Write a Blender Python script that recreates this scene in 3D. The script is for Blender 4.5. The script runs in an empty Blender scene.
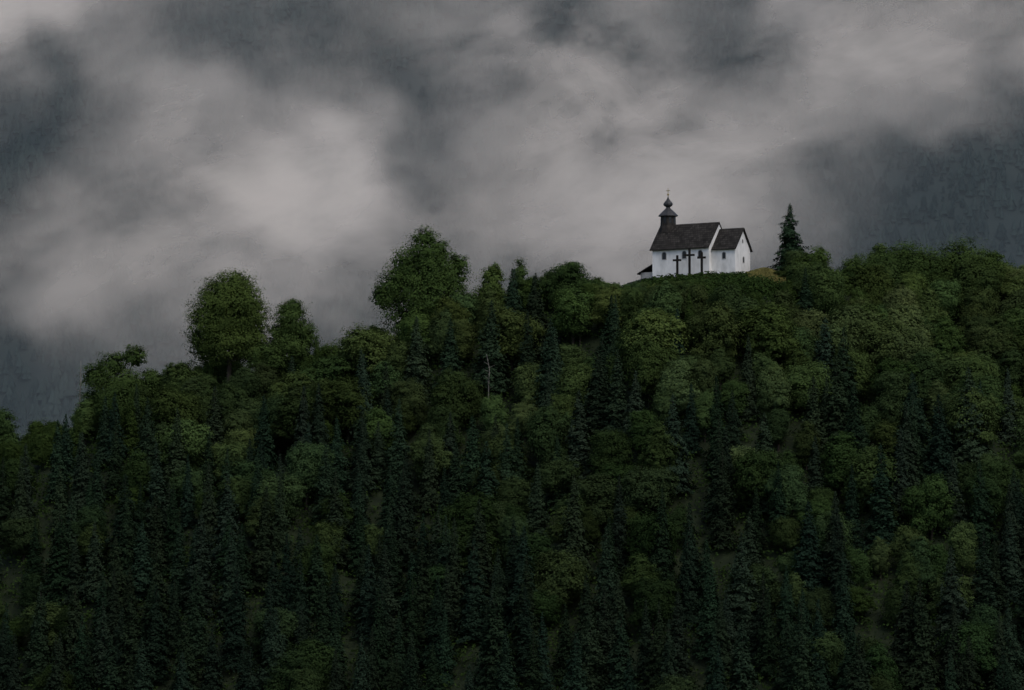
import bpy, math, random
import numpy as np
from mathutils import Vector, Matrix
random.seed(7); RNG=np.random.default_rng(7)
scn=bpy.context.scene; col=scn.collection
CZ=45.0; F=3527.0; HV=600.0; HILL_Y=600.0
scn.view_settings.view_transform='Standard'; scn.view_settings.look='None'
scn.view_settings.exposure=0

# ------------------------------------------------------------------ world / light / camera
w=bpy.data.worlds.new("World"); scn.world=w; w.use_nodes=True
nt=w.node_tree; bg=nt.nodes['Background']
sky=nt.nodes.new('ShaderNodeTexSky'); sky.sky_type='NISHITA'; sky.sun_disc=False
SUN_EL=math.radians(54); SUN_AZ=math.radians(150)
sky.sun_elevation=SUN_EL; sky.sun_rotation=SUN_AZ
sky.air_density=1.0; sky.dust_density=4.0; sky.ozone_density=1.0; sky.altitude=600
nt.links.new(sky.outputs[0],bg.inputs[0]); bg.inputs[1].default_value=0.126
sl=bpy.data.lights.new("sun",'SUN'); sl.energy=0.95; sl.angle=math.radians(34); sl.color=(1,0.95,0.86)
so=bpy.data.objects.new("sun",sl); col.objects.link(so)
d=Vector((math.sin(SUN_AZ)*math.cos(SUN_EL), math.cos(SUN_AZ)*math.cos(SUN_EL), math.sin(SUN_EL)))
so.rotation_euler=(-d).to_track_quat('-Z','Y').to_euler(); so.location=(0,0,400)
cd=bpy.data.cameras.new("camera"); cam=bpy.data.objects.new("camera",cd); col.objects.link(cam)
cd.lens=F/1024*36; cd.sensor_width=36; cd.clip_end=30000; cd.clip_start=1
cam.location=(0,0,CZ); cam.rotation_euler=(math.radians(90)+math.atan((HV-345)/F),0,0)
scn.camera=cam

# ------------------------------------------------------------------ materials
def newmat(name):
    m=bpy.data.materials.new(name); m.use_nodes=True
    return m,m.node_tree,m.node_tree.nodes['Principled BSDF']
def foliage(name,dark,light,transl=0.0,soft=None):
    m=bpy.data.materials.new(name); m.use_nodes=True; t=m.node_tree; N=t.nodes; L=t.links
    N.remove(N['Principled BSDF'])
    a=N.new('ShaderNodeAttribute'); a.attribute_name='tint'
    mx=N.new('ShaderNodeMix'); mx.data_type='RGBA'
    mx.inputs[6].default_value=(*dark,1); mx.inputs[7].default_value=(*light,1)
    L.new(a.outputs['Fac'],mx.inputs[0])
    oi=N.new('ShaderNodeObjectInfo')
    mu=N.new('ShaderNodeMix'); mu.data_type='RGBA'; mu.blend_type='MULTIPLY'; mu.inputs[0].default_value=1
    L.new(mx.outputs[2],mu.inputs[6]); L.new(oi.outputs['Color'],mu.inputs[7])
    p=N.new('ShaderNodeBsdfDiffuse'); L.new(mu.outputs[2],p.inputs[0]); out=p
    if soft:
        g=N.new('ShaderNodeNewGeometry'); va=N.new('ShaderNodeVectorMath'); va.operation='ADD'; va.inputs[1].default_value=[s*2.0 for s in soft]
        vn=N.new('ShaderNodeVectorMath'); vn.operation='NORMALIZE'
        L.new(g.outputs['Normal'],va.inputs[0]); L.new(va.outputs[0],vn.inputs[0]); L.new(vn.outputs[0],p.inputs['Normal'])
    if transl:
        tr=N.new('ShaderNodeBsdfTranslucent'); L.new(mu.outputs[2],tr.inputs[0])
        ms=N.new('ShaderNodeMixShader'); ms.inputs[0].default_value=transl
        L.new(p.outputs[0],ms.inputs[1]); L.new(tr.outputs[0],ms.inputs[2]); out=ms
    L.new(out.outputs[0],N['Material Output'].inputs[0]); return m
SLN=(0.0,-0.64,0.77)
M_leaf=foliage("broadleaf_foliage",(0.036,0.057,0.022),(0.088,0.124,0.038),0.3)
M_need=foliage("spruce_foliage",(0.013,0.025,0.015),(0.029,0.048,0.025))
M_far=foliage("far_foliage",(0.009,0.017,0.018),(0.036,0.053,0.049),soft=SLN)
M_grass=foliage("dry_grass",(0.12,0.115,0.040),(0.26,0.23,0.08))
def noisy(name,c1,c2,scale,rough=0.85,bump=0.0,detail=6,stretch=(1,1,1),lo=.3,hi=.7):
    m,t,p=newmat(name); N=t.nodes; L=t.links
    tc=N.new('ShaderNodeTexCoord'); mp=N.new('ShaderNodeMapping'); mp.inputs['Scale'].default_value=stretch
    n=N.new('ShaderNodeTexNoise'); n.inputs['Scale'].default_value=scale; n.inputs['Detail'].default_value=detail
    L.new(tc.outputs['Object'],mp.inputs[0]); L.new(mp.outputs[0],n.inputs['Vector'])
    r=N.new('ShaderNodeValToRGB'); r.color_ramp.elements[0].position=lo; r.color_ramp.elements[1].position=hi
    r.color_ramp.elements[0].color=(*c1,1); r.color_ramp.elements[1].color=(*c2,1)
    L.new(n.outputs[0],r.inputs[0]); L.new(r.outputs[0],p.inputs['Base Color'])
    p.inputs['Roughness'].default_value=rough; p.inputs['Specular IOR Level'].default_value=0.2
    if bump:
        b=N.new('ShaderNodeBump'); b.inputs['Strength'].default_value=bump
        L.new(n.outputs[0],b.inputs['Height']); L.new(b.outputs[0],p.inputs['Normal'])
    return m
M_bark=noisy("bark",(0.015,0.013,0.010),(0.045,0.038,0.030),3,bump=0.5,stretch=(1,1,0.2))
M_pale=noisy("pale_dead_wood",(0.09,0.085,0.08),(0.19,0.18,0.16),4,bump=0.3,stretch=(1,1,0.2))
M_soil=noisy("forest_floor",(0.008,0.014,0.006),(0.020,0.030,0.012),0.6,bump=0.5)
M_valley=noisy("valley_meadow",(0.02,0.035,0.015),(0.06,0.09,0.035),0.01)
M_mount=noisy("mountain_soil",(0.010,0.018,0.018),(0.020,0.030,0.027),0.05)
M_wall=noisy("white_plaster",(0.60,0.595,0.575),(0.82,0.81,0.79),0.9,bump=0.2,stretch=(1,1,0.45),lo=.28,hi=.58)
M_wood=noisy("dark_wood",(0.018,0.016,0.014),(0.045,0.04,0.035),4,bump=0.4,stretch=(1,1,0.2))
M_cross=noisy("weathered_black_wood",(0.008,0.007,0.006),(0.018,0.015,0.013),4,bump=0.3,stretch=(1,1,0.2))
M_copper=noisy("dark_metal_sheet",(0.025,0.026,0.028),(0.06,0.06,0.062),2,rough=0.55)
M_gold=noisy("aged_gilding",(0.20,0.15,0.06),(0.35,0.27,0.1),5,rough=0.4)
M_glass=noisy("dark_glass",(0.015,0.017,0.02),(0.045,0.05,0.055),2,rough=0.25)
M_stone=noisy("grey_stone",(0.3,0.29,0.28),(0.45,0.44,0.42),3)
M_roof,t,p=newmat("dark_shingle"); N=t.nodes; L=t.links
tc=N.new('ShaderNodeTexCoord'); br=N.new('ShaderNodeTexBrick'); br.inputs['Scale'].default_value=1
br.inputs['Brick Width'].default_value=0.45; br.inputs['Row Height'].default_value=0.4; br.inputs['Mortar Size'].default_value=0.03
br.inputs['Color1'].default_value=(0.036,0.033,0.029,1); br.inputs['Color2'].default_value=(0.085,0.077,0.068,1); br.inputs['Mortar'].default_value=(0.012,0.011,0.010,1)
no=N.new('ShaderNodeTexNoise'); no.inputs['Scale'].default_value=0.9; no.inputs['Detail'].default_value=6
mp=N.new('ShaderNodeMapping'); mp.inputs['Rotation'].default_value=(math.radians(-90),0,0)
L.new(tc.outputs['Object'],mp.inputs[0]); L.new(mp.outputs[0],br.inputs['Vector']); L.new(tc.outputs['Object'],no.inputs['Vector'])
mu=N.new('ShaderNodeMix'); mu.data_type='RGBA'; mu.blend_type='MULTIPLY'; mu.inputs[0].default_value=0.9
L.new(br.outputs[0],mu.inputs[6]); L.new(no.outputs['Fac'],mu.inputs[7]); L.new(mu.outputs[2],p.inputs['Base Color'])
p.inputs['Roughness'].default_value=0.9; p.inputs['Specular IOR Level'].default_value=0.15
# mist
M_mist=bpy.data.materials.new("mist"); M_mist.use_nodes=True; t=M_mist.node_tree; N=t.nodes; L=t.links
N.remove(N['Principled BSDF'])
at=N.new('ShaderNodeAttribute'); at.attribute_name='tau'
ah=N.new('ShaderNodeAttribute'); ah.attribute_name='haze'
tc=N.new('ShaderNodeTexCoord')
mp=N.new('ShaderNodeMapping'); mp.vector_type='TEXTURE'; mp.inputs['Scale'].default_value=(1.4,1.4,0.85); mp.inputs['Rotation'].default_value=(0,math.radians(-24),0)
L.new(tc.outputs['Object'],mp.inputs[0])
n1=N.new('ShaderNodeTexNoise'); n1.inputs['Scale'].default_value=0.019; n1.inputs['Detail'].default_value=7; n1.inputs['Roughness'].default_value=0.56; n1.inputs['Distortion'].default_value=0.25
L.new(mp.outputs[0],n1.inputs['Vector'])
r=N.new('ShaderNodeMapRange'); r.interpolation_type='LINEAR'
r.inputs['From Min'].default_value=0.34; r.inputs['From Max'].default_value=0.71; r.inputs['To Min'].default_value=0.10; r.inputs['To Max'].default_value=2.15
L.new(n1.outputs[0],r.inputs['Value'])
def math_(op,a,b=None,clamp=False):
    m=N.new('ShaderNodeMath'); m.operation=op; m.use_clamp=clamp
    for i,x in enumerate((a,b)):
        if x is None: continue
        if isinstance(x,(int,float)): m.inputs[i].default_value=x
        else: L.new(x,m.inputs[i])
    return m.outputs[0]
cl=math_('MULTIPLY',at.outputs['Fac'],r.outputs[0]); tot=math_('ADD',cl,ah.outputs['Fac'])
alpha=math_('SUBTRACT',1,math_('EXPONENT',math_('MULTIPLY',tot,-1)),True)
frac=math_('DIVIDE',cl,math_('ADD',tot,0.0001),True)
cm_=N.new('ShaderNodeMix'); cm_.data_type='RGBA'; cm_.inputs[6].default_value=(0.125,0.16,0.18,1); cm_.inputs[7].default_value=(0.50,0.467,0.43,1); L.new(frac,cm_.inputs[0])
df=N.new('ShaderNodeBsdfDiffuse'); L.new(cm_.outputs[2],df.inputs[0])
cn=N.new('ShaderNodeCombineXYZ')
for i in range(3): cn.inputs[i].default_value=SLN[i]
L.new(cn.outputs[0],df.inputs['Normal'])
tp=N.new('ShaderNodeBsdfTransparent'); mf=N.new('ShaderNodeMixShader')
L.new(alpha,mf.inputs[0]); L.new(tp.outputs[0],mf.inputs[1]); L.new(df.outputs[0],mf.inputs[2]); L.new(mf.outputs[0],N['Material Output'].inputs[0])

# ------------------------------------------------------------------ mesh helpers
def mk(name,verts,faces,mat,parent=None,smooth=False,kind=None,label=None,cat=None):
    me=bpy.data.meshes.new(name); me.from_pydata([tuple(v) for v in verts],[],[tuple(f) for f in faces]); me.materials.append(mat)
    if smooth: me.polygons.foreach_set('use_smooth',[True]*len(me.polygons))
    me.update(); o=bpy.data.objects.new(name,me); col.objects.link(o)
    if parent: o.parent=parent
    if kind:o["kind"]=kind
    if label:o["label"]=label
    if cat:o["category"]=cat
    return o
def quadmesh(name,V,T,mat):
    n=len(V); me=bpy.data.meshes.new(name)
    me.vertices.add(n*4); me.vertices.foreach_set('co',V.astype(np.float32).ravel())
    me.loops.add(n*4); me.loops.foreach_set('vertex_index',np.arange(n*4,dtype=np.int32))
    me.polygons.add(n); me.polygons.foreach_set('loop_start',np.arange(0,n*4,4,dtype=np.int32))
    try: me.polygons.foreach_set('loop_total',np.full(n,4,dtype=np.int32))
    except Exception: pass
    me.update(calc_edges=True)
    a=me.attributes.new('tint','FLOAT','POINT'); a.data.foreach_set('value',np.repeat(T,4).astype(np.float32))
    me.materials.append(mat); return me
def leafquads(C,Nrm,size,rng,aspect=0.65):
    n=len(C); Nrm=Nrm/np.maximum(np.linalg.norm(Nrm,axis=1,keepdims=True),1e-6)
    r=rng.normal(size=(n,3)); U=np.cross(Nrm,r); U/=np.maximum(np.linalg.norm(U,axis=1,keepdims=True),1e-6); W=np.cross(Nrm,U)
    s=(size*rng.uniform(.6,1.3,n))[:,None]/2
    U=U*s; W=W*s*aspect
    return np.stack([C-U,C-W*1.0+U*0.1,C+U,C+W-U*0.1],axis=1)
def tube(path,radii,seg=6):
    vs=[];fs=[]
    for i,(p,r_) in enumerate(zip(path,radii)):
        p=np.array(p); a=np.array(path[min(i+1,len(path)-1)])-np.array(path[max(i-1,0)]); a=a/np.linalg.norm(a)
        u=np.cross(a,[0.3,0.9,0.1]); u/=np.linalg.norm(u); v=np.cross(a,u)
        for k in range(seg):
            th=2*math.pi*k/seg; vs.append(p+r_*(math.cos(th)*u+math.sin(th)*v))
    for i in range(len(path)-1):
        for k in range(seg):
            fs.append((i*seg+k,i*seg+(k+1)%seg,(i+1)*seg+(k+1)%seg,(i+1)*seg+k))
    fs.append(tuple(range((len(path)-1)*seg,len(path)*seg)))
    return vs,fs
def join(parts):
    V=[];Fc=[]
    for v,f in parts:
        o=len(V); V+=list(v); Fc+=[tuple(i+o for i in q) for q in f]
    return V,Fc
def meshof(name,vf,mat,smooth=False):
    me=bpy.data.meshes.new(name); me.from_pydata([tuple(map(float,v)) for v in vf[0]],[],vf[1]); me.materials.append(mat)
    if smooth: me.polygons.foreach_set('use_smooth',[True]*len(me.polygons))
    me.update(); return me

# ------------------------------------------------------------------ tree kinds
def broadleaf(seed,H,lobes,leaves=20000,leaf=0.31,fluff=1.0):
    """lobes: (x,y,z,rx,ry,rz) in metres"""
    rng=np.random.default_rng(seed)
    vol=np.array([(l[3]*l[4]*l[5])**(2/3) for l in lobes]); vol=vol/vol.sum()
    allV=[];allT=[]
    for l,fr in zip(lobes,vol):
        c=np.array(l[:3]); R=np.array(l[3:6]); nl=int(leaves*fr); nc=max(14,int(nl/30))
        dirs=rng.normal(size=(nc,3)); dirs[:,2]+=0.2; dirs/=np.linalg.norm(dirs,axis=1,keepdims=True)
        rad=np.clip(rng.normal(0.88,0.13*fluff,nc),.5,1.28)
        cc=c+dirs*R*rad[:,None]
        cr=np.clip(rng.uniform(0.10,0.26,nc)*R.mean(),0.28,.8); ct=np.clip(rng.normal(0.5,0.12,nc),0,1)
        idx=rng.integers(0,nc,nl); g=rng.normal(size=(nl,3))*.66
        P=cc[idx]+g*cr[idx][:,None]*np.array([1.3,1.3,0.85])
        nrm=g*.3+dirs[idx]*0.95+rng.normal(size=(nl,3))*0.2+np.array([0,0,0.45])
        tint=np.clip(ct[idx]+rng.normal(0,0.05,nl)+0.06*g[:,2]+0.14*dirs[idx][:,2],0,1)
        allV.append(leafquads(P,nrm,leaf,rng,.75)); allT.append(tint)
        ni=nl//9; q=rng.normal(size=(ni,3)); q/=np.linalg.norm(q,axis=1,keepdims=True)
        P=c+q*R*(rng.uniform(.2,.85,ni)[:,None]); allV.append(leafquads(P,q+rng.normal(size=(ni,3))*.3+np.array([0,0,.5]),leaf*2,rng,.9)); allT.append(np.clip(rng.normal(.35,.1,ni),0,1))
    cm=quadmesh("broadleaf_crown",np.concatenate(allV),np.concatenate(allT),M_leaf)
    parts=[]
    r0=0.018*H+0.06
    tr=[(0,0,-1.0),(0.05,0,0.15*H),(0.15,0.1,0.35*H),(0.05,0.05,0.6*H),(0,0,0.85*H)]
    parts.append(tube(tr,[r0*1.3,r0,r0*.8,r0*.5,r0*.12],7))
    for l in lobes[:7]:
        z0=H*rng.uniform(.25,.45)
        e=np.array(l[:3]); s=np.array([0.08,0.05,min(z0,e[2])]); m=(s+e)/2+np.array([0,0,-0.03*H])
        parts.append(tube([s,m,e,e+(e-s)*0.2],[r0*.5,r0*.36,r0*.2,r0*.05],5))
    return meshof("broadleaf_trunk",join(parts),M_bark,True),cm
def rand_lobes(seed,H,R):
    r=random.Random(seed); L_=[]
    n=r.randint(6,11); pk=r.uniform(.32,.55); top=r.uniform(.74,.86)
    L_.append((0,0,H*.54,R*.74,R*.74,H*.36))
    L_.append((r.uniform(-.3,.3)*R,r.uniform(-.2,.2)*R,H*top,R*pk,R*pk,H*.17))
    for i in range(n):
        a=2*math.pi*i/n+r.uniform(-.6,.6); z=r.uniform(.24,.82)*H
        q=R*r.uniform(.40,.78)*(1.15-0.6*abs(z/H-.45)*2)
        s=r.uniform(.20,.46)*R
        L_.append((math.cos(a)*q,math.sin(a)*q,z,s,s,s*r.uniform(.7,1.5)))
    return L_
def spruce(seed,H,R,dens=1.0,leaf=0.40,low=0.05,irr=1.0):
    rng=np.random.default_rng(seed); VV=[];TT=[]
    z=H*low; lean=rng.normal(0,.01,2)
    az=rng.uniform(0,6.28,3)
    while z<H*0.985:
        k=(1-z/H); r=R*(k**0.8)*(0.9+0.1*math.sin(z*2.1+seed)); nb=max(5,int((6+8*k)*1.1))
        a0=rng.uniform(0,6.28)
        for b in range(nb):
            a=a0+2*math.pi*b/nb+rng.normal(0,.2)
            lop=1+irr*.14*(math.sin(a+az[0])*math.sin(z*.9+az[1])+math.sin(2*a+z*1.7+az[2]))
            rb=r*rng.uniform(1-.34*irr,1+.2*irr)*lop+0.12; zb=z+rng.normal(0,.12)
            n=max(5,int(rb*15*dens)); t_=rng.uniform(0.12,1,n)**.75
            lat=(rng.uniform(-1,1,n))*(0.10+0.30*rb*(1-t_)*1.2+.12*rb*t_)
            x=np.cos(a)*rb*t_-np.sin(a)*lat+lean[0]*z; y=np.sin(a)*rb*t_+np.cos(a)*lat+lean[1]*z
            zz=zb+rb*(0.10*t_-0.42*t_**2+0.12*t_**4)+rng.normal(0,0.08,n)-np.abs(rng.normal(0,.13,n))
            P=np.stack([x,y,zz],1); nr=np.stack([np.cos(a)*.6+rng.normal(0,.3,n),np.sin(a)*.6+rng.normal(0,.3,n),rng.uniform(.4,1.1,n)],1)
            VV.append(leafquads(P,nr,leaf*(.6+.5*min(1,k*2)),rng,0.5)); TT.append(np.clip(0.25+0.3*t_+rng.normal(0,.08,n)+rng.normal(0,.08),0,1))
        z+=H*0.024*(0.75+0.6*k)+0.05
    n=40; P=np.stack([rng.normal(0,.05,n)+lean[0]*H,rng.normal(0,.05,n)+lean[1]*H,H*rng.uniform(.95,1.0,n)],1)
    VV.append(leafquads(P,rng.normal(size=(n,3)),0.22,rng,.4)); TT.append(np.full(n,.6))
    cm=quadmesh("spruce_crown",np.concatenate(VV),np.concatenate(TT),M_need)
    r0=0.012*H+0.05
    parts=[tube([(0,0,-1),(0,0,H*.3),(lean[0]*H*.7,lean[1]*H*.7,H*.7),(lean[0]*H,lean[1]*H,H*.99)],[r0*1.2,r0*.85,r0*.4,0.02],7)]
    for i in range(10):
        a=i*2.4; zz=H*(.05+.06*i); rr=R*.6*(1-zz/H)
        parts.append(tube([(0,0,zz),(math.cos(a)*rr*.5,math.sin(a)*rr*.5,zz+.05),(math.cos(a)*rr,math.sin(a)*rr,zz-.1*rr)],[.06,.04,.015],4))
    return meshof("spruce_trunk",join(parts),M_bark,True),cm

BL=[]; 
for i,(H,R) in enumerate([(10.5,4.7),(11,4.3),(9.5,4.7),(12,4.4),(11,3.9),(11,5.2),(9,3.9),(12,4.9),(12,3.6),(9.5,4.4),(13,3.9),(10.5,5.3),(12,3.5),(12,3.7)]):
    BL.append((H,R,*broadleaf(100+i,H,rand_lobes(50+i,H,R),fluff=1.25)))
SP=[]
for i,(H,R) in enumerate([(12,2.6),(13,3.0),(11,2.4),(14,3.0),(12,3.2),(11,2.6),(13,2.5),(15,2.9)]):
    SP.append((H,R,*spruce(200+i,H,R,irr=1.0)))

def place(kind,trunk,crown,loc,s,sxy,rot,color,label,group,cat,tilt=0):
    e=bpy.data.objects.new(kind,None); e.empty_display_size=.5; col.objects.link(e)
    e.location=loc; e.scale=(sxy,sxy,s); e.rotation_euler=(tilt,0,rot)
    e["label"]=label; e["category"]=cat; 
    if group: e["group"]=group
    for nm,me in (("trunk",trunk),("crown",crown)):
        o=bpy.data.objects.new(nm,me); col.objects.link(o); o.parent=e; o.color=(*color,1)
    return e

# ------------------------------------------------------------------ terrain
gx=np.array([-900,-400,-100,0,60,120,200,300,400,500,600,645,700,752,775,850,950,1024,1200,1600,2200])
gv=np.array([ 620, 540, 490,470,450,425,396,376,354,325,298,280,277,275,279,288,292,304,330,390,480])
CH=(33.5,606.5)
def zr(x): return np.interp(x/600*F+512,gx,gv)*-1*600/F+HV*600/F
def hz(x,y):
    x=np.asarray(x,float); y=np.asarray(y,float)
    t_=HILL_Y+2-y
    fr=0.66*(np.sqrt(t_*t_+36)-6); bk=0.5*(np.sqrt(t_*t_+36)-6)
    z=zr(x)-np.where(t_>0,fr,bk)
    amp=np.clip(np.abs(t_)/25,0,1)
    z=z+amp*(2.6*np.sin(x*.055+y*.03+1)+1.6*np.sin(x*.11-y*.07)+0.8*np.sin(x*.23+y*.19))
    dd=np.sqrt((x-CH[0])**2+((y-CH[1])*1.9)**2); k=np.clip((dd-11)/7,0,1); k=k*k*(3-2*k)
    return (55.2)*(1-k)+z*k+CZ+1.15*np.exp(-((x-43.6)/2.6)**2-((y-601.5)/5.0)**2)
def grid(name,xs,ys,fn,mat):
    X,Y=np.meshgrid(xs,ys); Z=fn(X,Y); n=len(xs); V=np.stack([X.ravel(),Y.ravel(),Z.ravel()],1)
    Fc=[(j*n+i,j*n+i+1,(j+1)*n+i+1,(j+1)*n+i) for j in range(len(ys)-1) for i in range(n-1)]
    return mk(name,V,Fc,mat,smooth=True,kind="structure")
o=grid("hill",np.arange(-380,381,2.5),np.arange(380,800,2.0),lambda x,y:np.maximum(hz(x,y),-6),M_soil)
o["label"]="steep forested hill with a dark mossy floor"
o=grid("ground",np.linspace(-9000,9000,40),np.linspace(-6000,12000,40),lambda x,y:0*x,M_valley); o["label"]="broad green valley floor around the hill"
def mz(x,y):
    return -10+np.maximum(y-1750+60*np.sin(x*.004+1)+25*np.sin(x*.013),0)*0.78+14*np.sin(x*.02+y*.006)+9*np.sin(x*.045-y*.02)
o=grid("mountain",np.arange(-2600,2601,25.0),np.arange(1650,3500,20.0),mz,M_mount); o["label"]="dark wooded mountainside behind drifting mist"

# far wood on the mountain : one mass
rng=np.random.default_rng(5)
n=26000; X=rng.uniform(-480,480,n); Y=rng.uniform(1780,2560,n); Z=mz(X,Y)
dn=np.sin(X*.03+Y*.011)*np.sin(Y*.035-X*.01)+.5*np.sin(X*.09+1)*np.sin(Y*.07)
H=rng.uniform(5,11,n)*(1+.25*dn); R=H*rng.uniform(.28,.42,n)
seg=6; V=[];T=[]
th=np.arange(seg)*2*math.pi/seg; tb=np.clip(rng.uniform(0.05,.75,n)+.24*dn,0,1)
for k,(zb,zt,rb) in enumerate([(0.05,0.6,1.0),(0.4,1.0,0.66)]):
    for s in range(seg):
        a=th[s]+rng.uniform(-.2,.2,n); b=a+2*math.pi/seg*1.05
        rr=R*rb*rng.uniform(.75,1.2,n)
        p0=np.stack([X+np.cos(a)*rr,Y+np.sin(a)*rr,Z+H*zb],1); p1=np.stack([X+np.cos(b)*rr,Y+np.sin(b)*rr,Z+H*zb],1)
        tp_=np.stack([X,Y,Z+H*zt],1); mid=(p1+tp_)/2
        V.append(np.stack([p0,p1,mid,tp_],1)); T.append(tb)
me=quadmesh("far_wood",np.concatenate(V),np.concatenate(T),M_far)
o=bpy.data.objects.new("far_wood",me); col.objects.link(o); o["kind"]="stuff"; o["label"]="dense dark conifer wood on the misty mountainside"; o["category"]="forest"

# ------------------------------------------------------------------ mist banks (lying parallel to the mountainside)
B=np.array([
[150,140,105, 92, 78, 70, 74, 80, 85, 92, 95, 97, 98,108, 76, 68,112,122,126,124,118],
[108, 80,100,102, 70, 70, 92, 86, 78,100,110,128,132,120, 84, 92,130,136,130,124,110],
[ 72, 58, 84,112,114,108,110, 92, 56, 88,110,122,138,132,112,116,124,110, 98,104, 90],
[ 54, 52, 82,116,130,126,138,142, 98, 82,108,122,134,134,132,124,110, 86, 66, 56, 54],
[ 68, 94,110,112,122,152,158,148,120,108,112,120,132,136,132,116, 94, 70, 54, 50, 50],
[ 98,122,124,130,128,122,132,122,110,106,112,118,124,122,110, 96, 76, 60, 52, 50, 50],
[ 84,108,102,106,114,112,110,108,100, 96, 98,100, 98, 94, 86, 74, 64, 56, 52, 50, 50],
[ 54, 64, 74, 82, 86, 86, 84, 84, 80, 78, 76, 76, 74, 72, 70, 64, 58, 56, 54, 50, 50],
[ 48, 54, 60, 64, 66, 68, 66, 66, 64, 64, 62, 62, 60, 60, 60, 58, 56, 54, 52, 50, 50]],float)
def lin(b): b=b/255; return np.where(b<.04045,b/12.92,((b+.055)/1.055)**2.4)
A=np.clip((lin(B)-lin(np.array(50.)))/(lin(np.array(160.))-lin(np.array(50.))),0.004,0.95)
TAU=-np.log(1-A)
def sm(t): return t*t*(3-2*t)
def tau(px,v):
    fx=np.clip(px/50,0,19.999); fy=np.clip(v/50,0,7.999); i=fx.astype(int); j=fy.astype(int); a=sm(fx-i); b=sm(fy-j)
    return (TAU[j,i]*(1-a)+TAU[j,i+1]*a)*(1-b)+(TAU[j+1,i]*(1-a)+TAU[j+1,i+1]*a)*b
VV=[];FF=[];TT=[];HH=[]
layers=[(1150,.50,0.0),(1560,.50,.30)]
for li,(Yl,wt,hz_) in enumerate(layers):
    nx,nz=140,90; px=np.linspace(-600,1624,nx); v=np.linspace(-300,520,nz); PX,PV=np.meshgrid(px,v)
    q=(HV-PV)/F; Yb=Yl/(1-0.95*q); X=(PX-512)/F*Yb; Zr=q*Yb
    off=16*np.sin(X*.02+li*2)+12*np.sin(Zr*.03+X*.012+li)+5*np.sin(X*.05-Zr*.04+li*3)
    Y=Yb+off
    WX=PX+12*np.sin(PV*.045+li)+9*np.sin(PX*.05+PV*.03); WV=PV+10*np.sin(PX*.037+li*2)+7*np.sin(PX*.08-PV*.05)
    edge=np.clip((PX+600)/200,0,1)*np.clip((1624-PX)/200,0,1)*np.clip((PV+300)/150,0,1)*np.clip((520-PV)/60,0,1)
    TA=tau(WX,WV)*wt*1.10*edge; HA=edge*hz_; o0=len(VV)*nx*nz
    VV.append(np.stack([X.ravel(),Y.ravel(),(Zr+CZ).ravel()],1)); TT.append(TA.ravel()); HH.append(HA.ravel())
    FF+=[(o0+j*nx+i,o0+(j+1)*nx+i,o0+(j+1)*nx+i+1,o0+j*nx+i+1) for j in range(nz-1) for i in range(nx-1)]
o=mk("mist",np.concatenate(VV),FF,M_mist,smooth=True,kind="stuff",label="drifting grey mist banks hanging before the mountain",cat="mist")
a=o.data.attributes.new('tau','FLOAT','POINT'); a.data.foreach_set('value',np.concatenate(TT).astype(np.float32))
a=o.data.attributes.new('haze','FLOAT','POINT'); a.data.foreach_set('value',np.concatenate(HH).astype(np.float32))
o.visible_shadow=False

# ------------------------------------------------------------------ chapel
TH=math.radians(30)
chapel=bpy.data.objects.new("chapel",None); col.objects.link(chapel)
chapel.location=(26.14,610.3,55.5+CZ); chapel.rotation_euler=(0,0,-TH)
chapel["label"]="small white chapel with dark shingle roofs and onion-domed turret"; chapel["category"]="chapel"
def box(x0,x1,y0,y1,z0,z1):
    v=[(x0,y0,z0),(x1,y0,z0),(x1,y1,z0),(x0,y1,z0),(x0,y0,z1),(x1,y0,z1),(x1,y1,z1),(x0,y1,z1)]
    return v,[(0,3,2,1),(4,5,6,7),(0,1,5,4),(1,2,6,5),(2,3,7,6),(3,0,4,7)]
def gablebody(x0,x1,hw,z0,ze,zp):
    v=[]; 
    for x in (x0,x1): v+=[(x,-hw,z0),(x,hw,z0),(x,hw,ze),(x,0,zp),(x,-hw,ze)]
    return v,[(0,1,2,3,4),(9,8,7,6,5),(0,5,6,1),(1,6,7,2),(2,7,8,3),(3,8,9,4),(4,9,5,0)]
def gableroof(x0,x1,hw,ze,zp,over,th):
    sl=(zp-ze)/hw; zo=ze-over*sl; yo=hw+over
    v=[]
    for x in (x0,x1):
        v+=[(x,-yo,zo+.03),(x,0,zp+.03),(x,yo,zo+.03),(x,yo,zo+th),(x,0,zp+th*1.5),(x,-yo,zo+th)]
    f=[(0,1,4,5),(1,2,3,4),(11,10,7,6),(10,9,8,7),(5,4,10,11),(4,3,9,10),(0,6,7,1),(1,7,8,2),(0,5,11,6),(3,2,8,9)]
    return v,f
mk("wall",*gablebody(0,11,3.75,-2,5.1,9.2),M_wall,chapel)
mk("wall",*gablebody(11.01,15.5,2.9,-2,4.7,8.0),M_wall,chapel)
mk("roof",*gableroof(-.35,11.12,3.75,5.1,9.2,.42,.2),M_roof,chapel)
mk("roof",*gableroof(11.14,15.85,2.9,4.7,8.0,.38,.18),M_roof,chapel)
po=mk("porch",*join([box(-2.5,-.02,-3.2,-3.0,-2,1.1),box(-2.6,-2.4,-3.2,2.2,-2,.95)]),M_stone,chapel)
mk("roof",[(-3.1,-3.6,.75),(0.0,-3.6,2.35),(0.0,2.6,2.35),(-3.1,2.6,.75),(-3.1,-3.6,.92),(0.0,-3.6,2.52),(0.0,2.6,2.52),(-3.1,2.6,.92)],[(0,3,2,1),(4,5,6,7),(0,1,5,4),(1,2,6,5),(2,3,7,6),(3,0,4,7)],M_roof,po)
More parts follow.
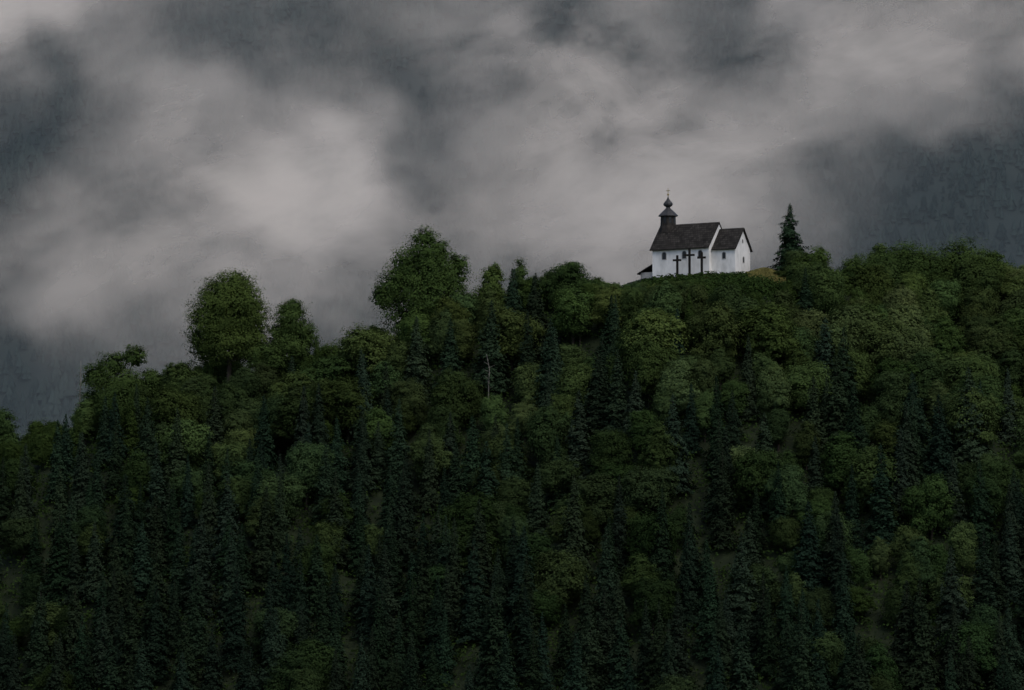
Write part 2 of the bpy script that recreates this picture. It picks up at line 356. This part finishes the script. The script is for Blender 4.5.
def lathe(prof,seg,cx,cy,rot=0):
    v=[];f=[]
    for r_,z in prof:
        for k in range(seg):
            a=2*math.pi*(k+.5)/seg+rot; v.append((cx+r_*math.cos(a),cy+r_*math.sin(a),z))
    for i in range(len(prof)-1):
        for k in range(seg): f.append((i*seg+k,i*seg+(k+1)%seg,(i+1)*seg+(k+1)%seg,(i+1)*seg+k))
    f.append(tuple(reversed(range(seg)))); f.append(tuple(range((len(prof)-1)*seg,len(prof)*seg)))
    return v,f
tx=1.15
tur=mk("turret",*lathe([(1.6,8.0),(1.5,8.9),(1.35,9.3),(1.3,11.2)],8,tx,0),M_wood,chapel)
for k in range(8):
    a=2*math.pi*k/8; ca,sa=math.cos(a),math.sin(a); rr=1.33*math.cos(math.pi/8)+.02
    pts=[]
    for (u,z) in [(-.22,9.75),(.22,9.75),(.22,10.6),(.12,10.8),(-.12,10.8),(-.22,10.6)]:
        pts.append((tx+ca*rr-sa*u,sa*rr+ca*u,z))
    mk("louvre",pts,[(0,1,2,3,4,5)],M_glass,tur)
mk("dome",*lathe([(1.75,11.0),(1.7,11.15),(1.35,11.5),(.9,11.95),(.5,12.3),(.36,12.5),(.38,12.62),(.66,12.78),(.82,13.0),(.8,13.25),(.58,13.55),(.28,13.9),(.13,14.2),(.06,14.5)],8,tx,0),M_copper,tur)
ft=join([lathe([(.055,14.4),(.045,15.9)],6,tx,0),lathe([(.02,14.6),(.15,14.68),(.2,14.8),(.15,14.92),(.02,15.0)],8,tx,0),box(tx-.38,tx+.38,-.05,.05,15.42,15.52)])
mk("finial",*ft,M_gold,tur)
def arch(w_,h_,r=6):
    p=[(-w_/2,0),(w_/2,0),(w_/2,h_-w_/2)]
    for i in range(1,r): a=math.pi*i/r; p.append((w_/2*math.cos(a),h_-w_/2+w_/2*math.sin(a)))
    p.append((-w_/2,h_-w_/2)); return p
def window(org,ux,nrm,w_,h_):
    org=np.array(org,float); ux=np.array(ux,float); n_=np.array(nrm,float); up=np.array([0,0,1.])
    p=arch(w_,h_); q=arch(w_+.2,h_+.2); m=len(p)
    pane=mk("window",[org+ux*a+up*b+n_*.02 for a,b in p],[tuple(range(m))],M_glass,chapel)
    V=[org+ux*a+up*b+n_*.06 for a,b in p]+[org+ux*a+up*(b-.1)+n_*.06 for a,b in q]+[org+ux*a+up*b+n_*.01 for a,b in p]+[org+ux*a+up*(b-.1)+n_*.01 for a,b in q]
    f=[]
    for i in range(m):
        j=(i+1)%m; f+=[(i,j,m+j,m+i),(2*m+i,2*m+j,j,i),(m+i,m+j,3*m+j,3*m+i)]
    mk("frame",V,f,M_stone,pane)
for x in (2.3,6.2,9.3): window((x,-3.75,3.1),(1,0,0),(0,-1,0),.75,1.25)
window((13.4,-2.9,2.8),(1,0,0),(0,-1,0),.6,1.1)
window((15.5,0.3,2.3),(0,1,0),(1,0,0),.5,.95)
window((15.5,0.0,5.7),(0,1,0),(1,0,0),.3,.5)
dr=mk("door",[( -0.03,-.7,0),(-.03,.7,0),(-.03,.7,2.0),(-.03,-.7,2.0),(-.09,-.7,0),(-.09,.7,0),(-.09,.7,2.0),(-.09,-.7,2.0)],[(0,3,2,1),(4,5,6,7),(0,1,5,4),(1,2,6,5),(2,3,7,6),(3,0,4,7)],M_wood,chapel)
Rm=Matrix.Rotation(-TH,4,'Z'); base=Vector(chapel.location)
for i,(lx,h,bw) in enumerate([(5.8,3.6,1.5),(8.15,4.6,1.9),(10.5,3.9,1.5)]):
    P=base+Rm@Vector((lx,-5.6,-.1)); e=bpy.data.objects.new("wooden_cross",None); col.objects.link(e); e.location=P; e.rotation_euler=(0,0,-TH*.5+random.uniform(-.05,.05))
    e["label"]=("tall central dark wooden cross beside the white chapel wall" if i==1 else "smaller dark wooden cross beside the white chapel wall"); e["category"]="cross"; e["group"]="three crosses in front of the chapel"
    mk("post",*box(-.19,.19,-.13,.13,-.8,h),M_cross,e)
    zb=h*.76; mk("crossbar",*box(-bw/2,bw/2,-.24,-.133,zb-.18,zb+.18),M_cross,e)

# ------------------------------------------------------------------ named skyline trees
placed=[]
def X_(px,y=600): return (px-512)*y/F
def Z_(v,y=600): return (HV-v)*y/F+CZ
def hero_b(px,vt,vb,halfw,lobes,seed,color,label,y=598,leaves=16000,leaf=.31,fl=1.2):
    x=X_(px,y); zt=Z_(vt,y); g=float(hz(x,y)); H=zt-g
    s=y/F; L_=[((a-px)*s,dy,(HV-b)*s+CZ-g,rx*s,(rx+rz)/2*s,rz*s) for (a,b,dy,rx,rz) in lobes]
    tr,cr=broadleaf(seed,H,L_,leaves,leaf,fl)
    place("broadleaf_tree",tr,cr,(x,y,g),1,1,0,color,label,"trees covering the hill","tree"); placed.append((x,y,halfw*s*.6))
hero_b(228,268,365,42,[(228,308,0,36,34),(210,325,-1,24,24),(248,322,1,22,25),(228,342,0,36,24),(204,346,1,18,18),(252,345,0,18,18),(232,286,0,22,17),(218,300,0,20,20),(244,302,0,18,20)],301,(1.1,1.12,.92),"large round-crowned broadleaf tree on the ridge",leaves=44000,fl=.95)
hero_b(290,298,355,20,[(290,320,0,17,18),(282,337,0,17,16),(301,336,1,16,16),(292,309,0,12,11),(292,348,0,22,14)],302,(.9,1,.9),"smaller rounded broadleaf tree beside the big one",leaves=16000,fl=1)
hero_b(265,342,370,14,[(265,354,0,16,11),(258,362,0,14,10),(274,362,0,14,10)],315,(.85,.95,.85),"low bushy broadleaf tree between two bigger crowns",leaves=8000,y=596)
hero_b(424,225,335,50,[(425,256,0,22,26),(406,264,0,17,18),(398,284,0,23,20),(449,274,1,20,23),(384,298,-1,14,12),(425,295,0,38,28),(410,318,0,30,22),(452,305,0,22,20),(424,238,0,11,12),(430,275,0,28,24),(458,264,0,10,11),(380,292,0,9,8),(438,250,0,12,12)],303,(.9,1.03,.9),"large spreading multi-lobed broadleaf tree on the ridge",leaves=42000,fl=1.1)
hero_b(492,262,325,17,[(492,282,0,12,17),(487,300,0,16,16),(501,305,0,14,15),(495,271,0,6,9),(493,318,0,16,12)],304,(1.25,1.3,1.1),"slender pale green broadleaf tree on the ridge",leaves=12000)
hero_b(520,260,310,14,[(520,278,0,6,17),(516,295,0,10,12),(526,298,0,9,12)],314,(.8,.9,.85),"slim green broadleaf tree on the ridge",leaves=7000)
hero_b(567,262,310,24,[(567,275,0,21,11),(553,287,0,14,10),(582,286,0,14,11),(567,296,0,21,13),(572,267,0,10,6)],305,(.6,.72,.7),"dark flat-topped broadleaf tree on the ridge",leaves=15000)
hero_b(120,343,410,38,[(134,356,0,13,11),(112,364,0,15,13),(93,376,1,14,12),(120,384,0,28,15),(150,380,0,12,11),(118,395,0,36,14)],306,(.9,1,.9),"wide ragged broadleaf tree on the sloping ridge",leaves=19000,fl=1.35)
hero_b(905,243,310,36,[(905,262,0,28,19),(883,272,0,22,18),(927,270,0,24,20),(905,290,0,38,20)],307,(.8,.9,.8),"broad dark green broadleaf tree on the hilltop",leaves=24000,y=594)
hero_b(962,240,310,36,[(962,262,0,30,22),(942,275,0,22,18),(984,272,0,24,19),(965,290,0,38,20)],308,(.9,.98,.85),"broad green broadleaf tree on the hilltop",leaves=24000,y=596)
hero_b(4,408,470,16,[(3,425,0,12,16),(-6,445,0,16,15),(8,445,0,12,13)],309,(.75,.9,.9),"small dark broadleaf tree on the lower ridge",leaves=10000)
hero_b(858,255,300,22,[(858,270,0,17,15),(871,284,0,16,12),(843,286,0,16,14),(856,294,0,26,14)],310,(.9,1,.85),"small green broadleaf tree on the hilltop",leaves=14000)
hero_b(817,244,300,16,[(819,260,0,13,15),(806,272,0,14,16),(829,280,0,14,14),(813,294,0,24,16)],311,(1,1.1,.9),"small round broadleaf tree near the chapel spruce",leaves=14000,y=599)
y=604; x=X_(791,y); g=float(hz(x,y)); H=Z_(202,y)-g
tr,cr=spruce(337,H,4.0,1.5,.42,.03,1.6)
place("spruce_tree",tr,cr,(x,y,g),1,1,.4,(1.0,1.1,1.05),"solitary tall dark spruce beside the chapel","trees covering the hill","tree"); placed.append((x,y,2.0))

def snag(x,y,h,seed,label,k=1.0):
    r=random.Random(seed); g=float(hz(x,y)); path=[(0,0,-.5),(r.uniform(-.1,.1),0,h*.4),(r.uniform(-.25,.25),0,h*.75),(r.uniform(-.3,.3),0,h)]
    parts=[tube(path,[.15*k,.12*k,.08*k,.03],6)]
    for i in range(9):
        z=h*(.4+.06*i); a=r.uniform(0,6.28); l=r.uniform(.4,1.2)
        parts.append(tube([(0,0,z),(math.cos(a)*l*.5,math.sin(a)*l*.5,z+.2),(math.cos(a)*l,math.sin(a)*l,z+.5)],[.05*k,.03,.01],4))
    o=bpy.data.objects.new("dead_tree",meshof("dead_tree",join(parts),M_pale,True)); col.objects.link(o); o.location=(x,y,g); o["label"]=label; o["category"]="tree"
y=596; g=float(hz(X_(79,y),y)); snag(X_(79,y),y,Z_(361,y)-g,1,"bare pale dead tree standing on the sloping ridge",1.2)
y=575; g=float(hz(X_(488,y),y)); snag(X_(488,y),y,Z_(354,y)-g,2,"thin bare pale trunk among green trees",.8); snagx=(X_(488,y),y)

# ------------------------------------------------------------------ the wooded slope
sxp=np.array([-60,0,20,60,100,160,185,270,310,370,400,455,480,520,545,600,640,652,750,775,808,850,880,930,980,1000,1024,1100])
svp=np.array([440,425,440,412,392,372,364,354,338,330,315,285,274,272,280,286,283,281,280,280,264,260,252,250,252,258,270,285])
def pn(x,y): return math.sin(x*.07+1.3)*math.sin(y*.09+.4)+.6*math.sin(x*.16+y*.05+2)+.4*math.sin(x*.31-y*.21)
rs=random.Random(11); cand=[]
y=620.0
while y>470:
    hw=0.148*y+2; x=-hw+rs.uniform(0,6)
    while x<hw:
        cand.append((x+rs.uniform(-2.5,2.5),y+rs.uniform(-2.5,2.5))); x+=6.0
    y-=4.7
LB={0:"leafy green broadleaf tree on the forested slope",1:"pale yellow-green broadleaf tree on the forested slope",2:"dark green broadleaf tree on the forested slope"}
items=[]
for k in range(52):
    px=596+k*3.7+rs.uniform(-3,3); yy=rs.uniform(590,598.5)
    if 751<px<779: continue
    cx=X_(px,yy); g=float(hz(cx,yy)); top=(286 if px<645 else 282)+rs.uniform(-5,8)
    if 650<px<752: top=max(top,280.0)
    H=(HV-top)*yy/F+CZ-g
    if H>0.9: items.append((False,cx,yy,g,H,0.0,px))
for px,top,yy in ((783,270,599.5),(799,248,600.5),(807,254,601.5),(793,264,599.5),(802,266,598.5)):
    cx=X_(px,yy); g=float(hz(cx,yy)); items.append((False,cx,yy,g,(HV-top)*yy/F+CZ-g,0.0,px))
for cx,cy in cand:
    g=float(hz(cx,cy)); 
    if (18<cx<46 and cy>592): continue
    if any(math.hypot(cx-a,cy-b)<r_ for a,b,r_ in placed): continue
    if abs(cx-snagx[0])<3.0 and snagx[1]-5.5<cy<snagx[1]+.5: continue
    px=cx/cy*F+512
    vg=HV-(g-CZ)*F/cy
    if vg>690+58: continue
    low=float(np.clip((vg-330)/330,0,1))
    pr=pn(cx,cy)
    is_sp=rs.random() < (0.10+0.84*low+0.24*pr-(.15 if px>850 else 0))
    rw=(2.2 if is_sp else 3.2)*F/cy
    lim=max(float(np.interp(px+q*rw,sxp,svp)) for q in (-1,-.5,0,.5,1)) if 610<px<790 else float(np.interp(px,sxp,svp))+rs.uniform(-11,11)
    if is_sp: lim+= -rs.uniform(0,12) if 440<px<600 else 9
    if 745<px<785: lim=max(lim,292)
    Hmax=(HV-lim)*cy/F+CZ-g
    Hd=rs.uniform(10,16) if is_sp else rs.uniform(6.8,12.5)*(1-.2*low)
    H=min(Hd,Hmax)
    if H<2.4: continue
    if is_sp and H<6: is_sp=False
    items.append((is_sp,cx,cy,g,H,low,px))
cnt={True:1,False:13}; overflow=[]
for it in sorted(items,key=lambda q:-q[4]/q[2]*(1 if q[2]<606 else .3)-(1 if q[4]<6 and q[2]>587 and q[2]<602 and 590<q[6]<810 else 0)):
    is_sp,cx,cy,g,H,low,px=it
    if is_sp:
        v=SP[rs.randrange(len(SP))]; s=H/v[0]; sxy=max(s*rs.uniform(.75,1.1),.5)
        k=rs.uniform(.75,1.4)*(1.08-.36*low); c=(k*rs.uniform(.85,1.15),k,k*rs.uniform(.9,1.2)); ty=None  # spruce colour also dims downslope, painting in the lower hill's shade
    else:
        v=BL[rs.randrange(len(BL))]; s=H/v[0]; sxy=max(s*rs.uniform(.85,1.25),.34)
        q=pn(cx*1.7+40,cy*1.3)+rs.uniform(-.9,.9); ty=1 if q>1.0 else (2 if q<-.3 else 0)
        k={0:.96,1:1.28,2:.68}[ty]*rs.uniform(.82,1.18)*(1.22-(.66 if px<700 else .46)*low)  # sunlit upper slope and shaded foot of the hill put into crown colour
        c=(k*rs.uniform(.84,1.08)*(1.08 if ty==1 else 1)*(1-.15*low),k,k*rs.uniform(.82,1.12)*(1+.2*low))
    rot=rs.uniform(0,6.28)
    if cnt[is_sp]>=298: overflow.append((v,cx,cy,g,s,sxy,rot,k)); continue
    cnt[is_sp]+=1
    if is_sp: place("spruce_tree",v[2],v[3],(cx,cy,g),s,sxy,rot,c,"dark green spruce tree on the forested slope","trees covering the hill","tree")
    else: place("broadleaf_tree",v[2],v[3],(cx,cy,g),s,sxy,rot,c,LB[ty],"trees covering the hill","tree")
print("COUNTS",cnt,"OVERFLOW",len(overflow))
if overflow:
    VV=[];TT=[]
    for v,cx,cy,g,s,sxy,rot,k in overflow:
        me=v[3]; n=len(me.vertices); co=np.empty(n*3,np.float32); me.vertices.foreach_get('co',co); co=co.reshape(-1,3)
        tt=np.empty(n,np.float32); me.attributes['tint'].data.foreach_get('value',tt)
        ca,sa=math.cos(rot),math.sin(rot); x=co[:,0]*sxy; yy=co[:,1]*sxy
        P=np.stack([x*ca-yy*sa+cx,x*sa+yy*ca+cy,co[:,2]*s+g],1).reshape(-1,4,3); VV.append(P); TT.append(np.clip(tt.reshape(-1,4)[:,0]*k,0,1))
    me=quadmesh("woodland",np.concatenate(VV),np.concatenate(TT),M_leaf); o=bpy.data.objects.new("woodland",me); col.objects.link(o); o.color=(.7,.8,.65,1)
    o["kind"]="stuff"; o["label"]="small leafy trees filling gaps in the wood"; o["category"]="forest"

# undergrowth and grass
rng=np.random.default_rng(9)
n=19000; X=rng.uniform(-95,95,n); Y=rng.uniform(455,622,n); X[:1600]=rng.uniform(15,48,1600); Y[:1600]=rng.uniform(586,599,1600)
ok=~((X>18)&(X<41)&(Y>599.3))&~((X>=40.5)&(X<48)&(Y>593)); X=X[ok];Y=Y[ok]; n=len(X); Z=hz(X,Y)
m=15; r_=rng.uniform(.7,1.9,n); r_=np.where((X>18)&(X<50)&(Y>593),r_*.45,r_); idx=np.repeat(np.arange(n),m); g=rng.normal(size=(n*m,3)); g/=np.linalg.norm(g,axis=1,keepdims=True); g[:,2]=np.abs(g[:,2])*1.2
P=np.stack([X,Y,Z],1)[idx]+g*r_[idx][:,None]
me=quadmesh("undergrowth",leafquads(P,g+rng.normal(size=g.shape)*.3,.5,rng),np.clip(rng.uniform(.1,.6,n)[idx]+rng.normal(0,.1,n*m),0,1),M_leaf)
o=bpy.data.objects.new("undergrowth",me); o.color=(.62,.75,.60,1); col.objects.link(o); o["kind"]="stuff"; o["label"]="low leafy shrubs between the hillside trees"; o["category"]="undergrowth"
n=26000; X=rng.uniform(30,48,n); X[:18000]=rng.uniform(40.0,47.5,18000); Y=rng.uniform(592.5,609,n); Z=hz(X,Y); h=rng.uniform(.15,.5,n); h[:18000]*=1.3; a=rng.uniform(0,6.28,n); dx=np.cos(a)*.08; dy=np.sin(a)*.08; lx=rng.normal(0,.15,n); ly=rng.normal(0,.15,n)
V=np.stack([np.stack([X-dx,Y-dy,Z-.05],1),np.stack([X+dx,Y+dy,Z-.05],1),np.stack([X+dx*.3+lx,Y+dy*.3+ly,Z+h],1),np.stack([X-dx*.3+lx,Y-dy*.3+ly,Z+h],1)],1)
o=bpy.data.objects.new("grass",quadmesh("grass",V,rng.uniform(0,1,n),M_grass)); col.objects.link(o); o["kind"]="stuff"; o["label"]="dry golden grass around the chapel"; o["category"]="grass"
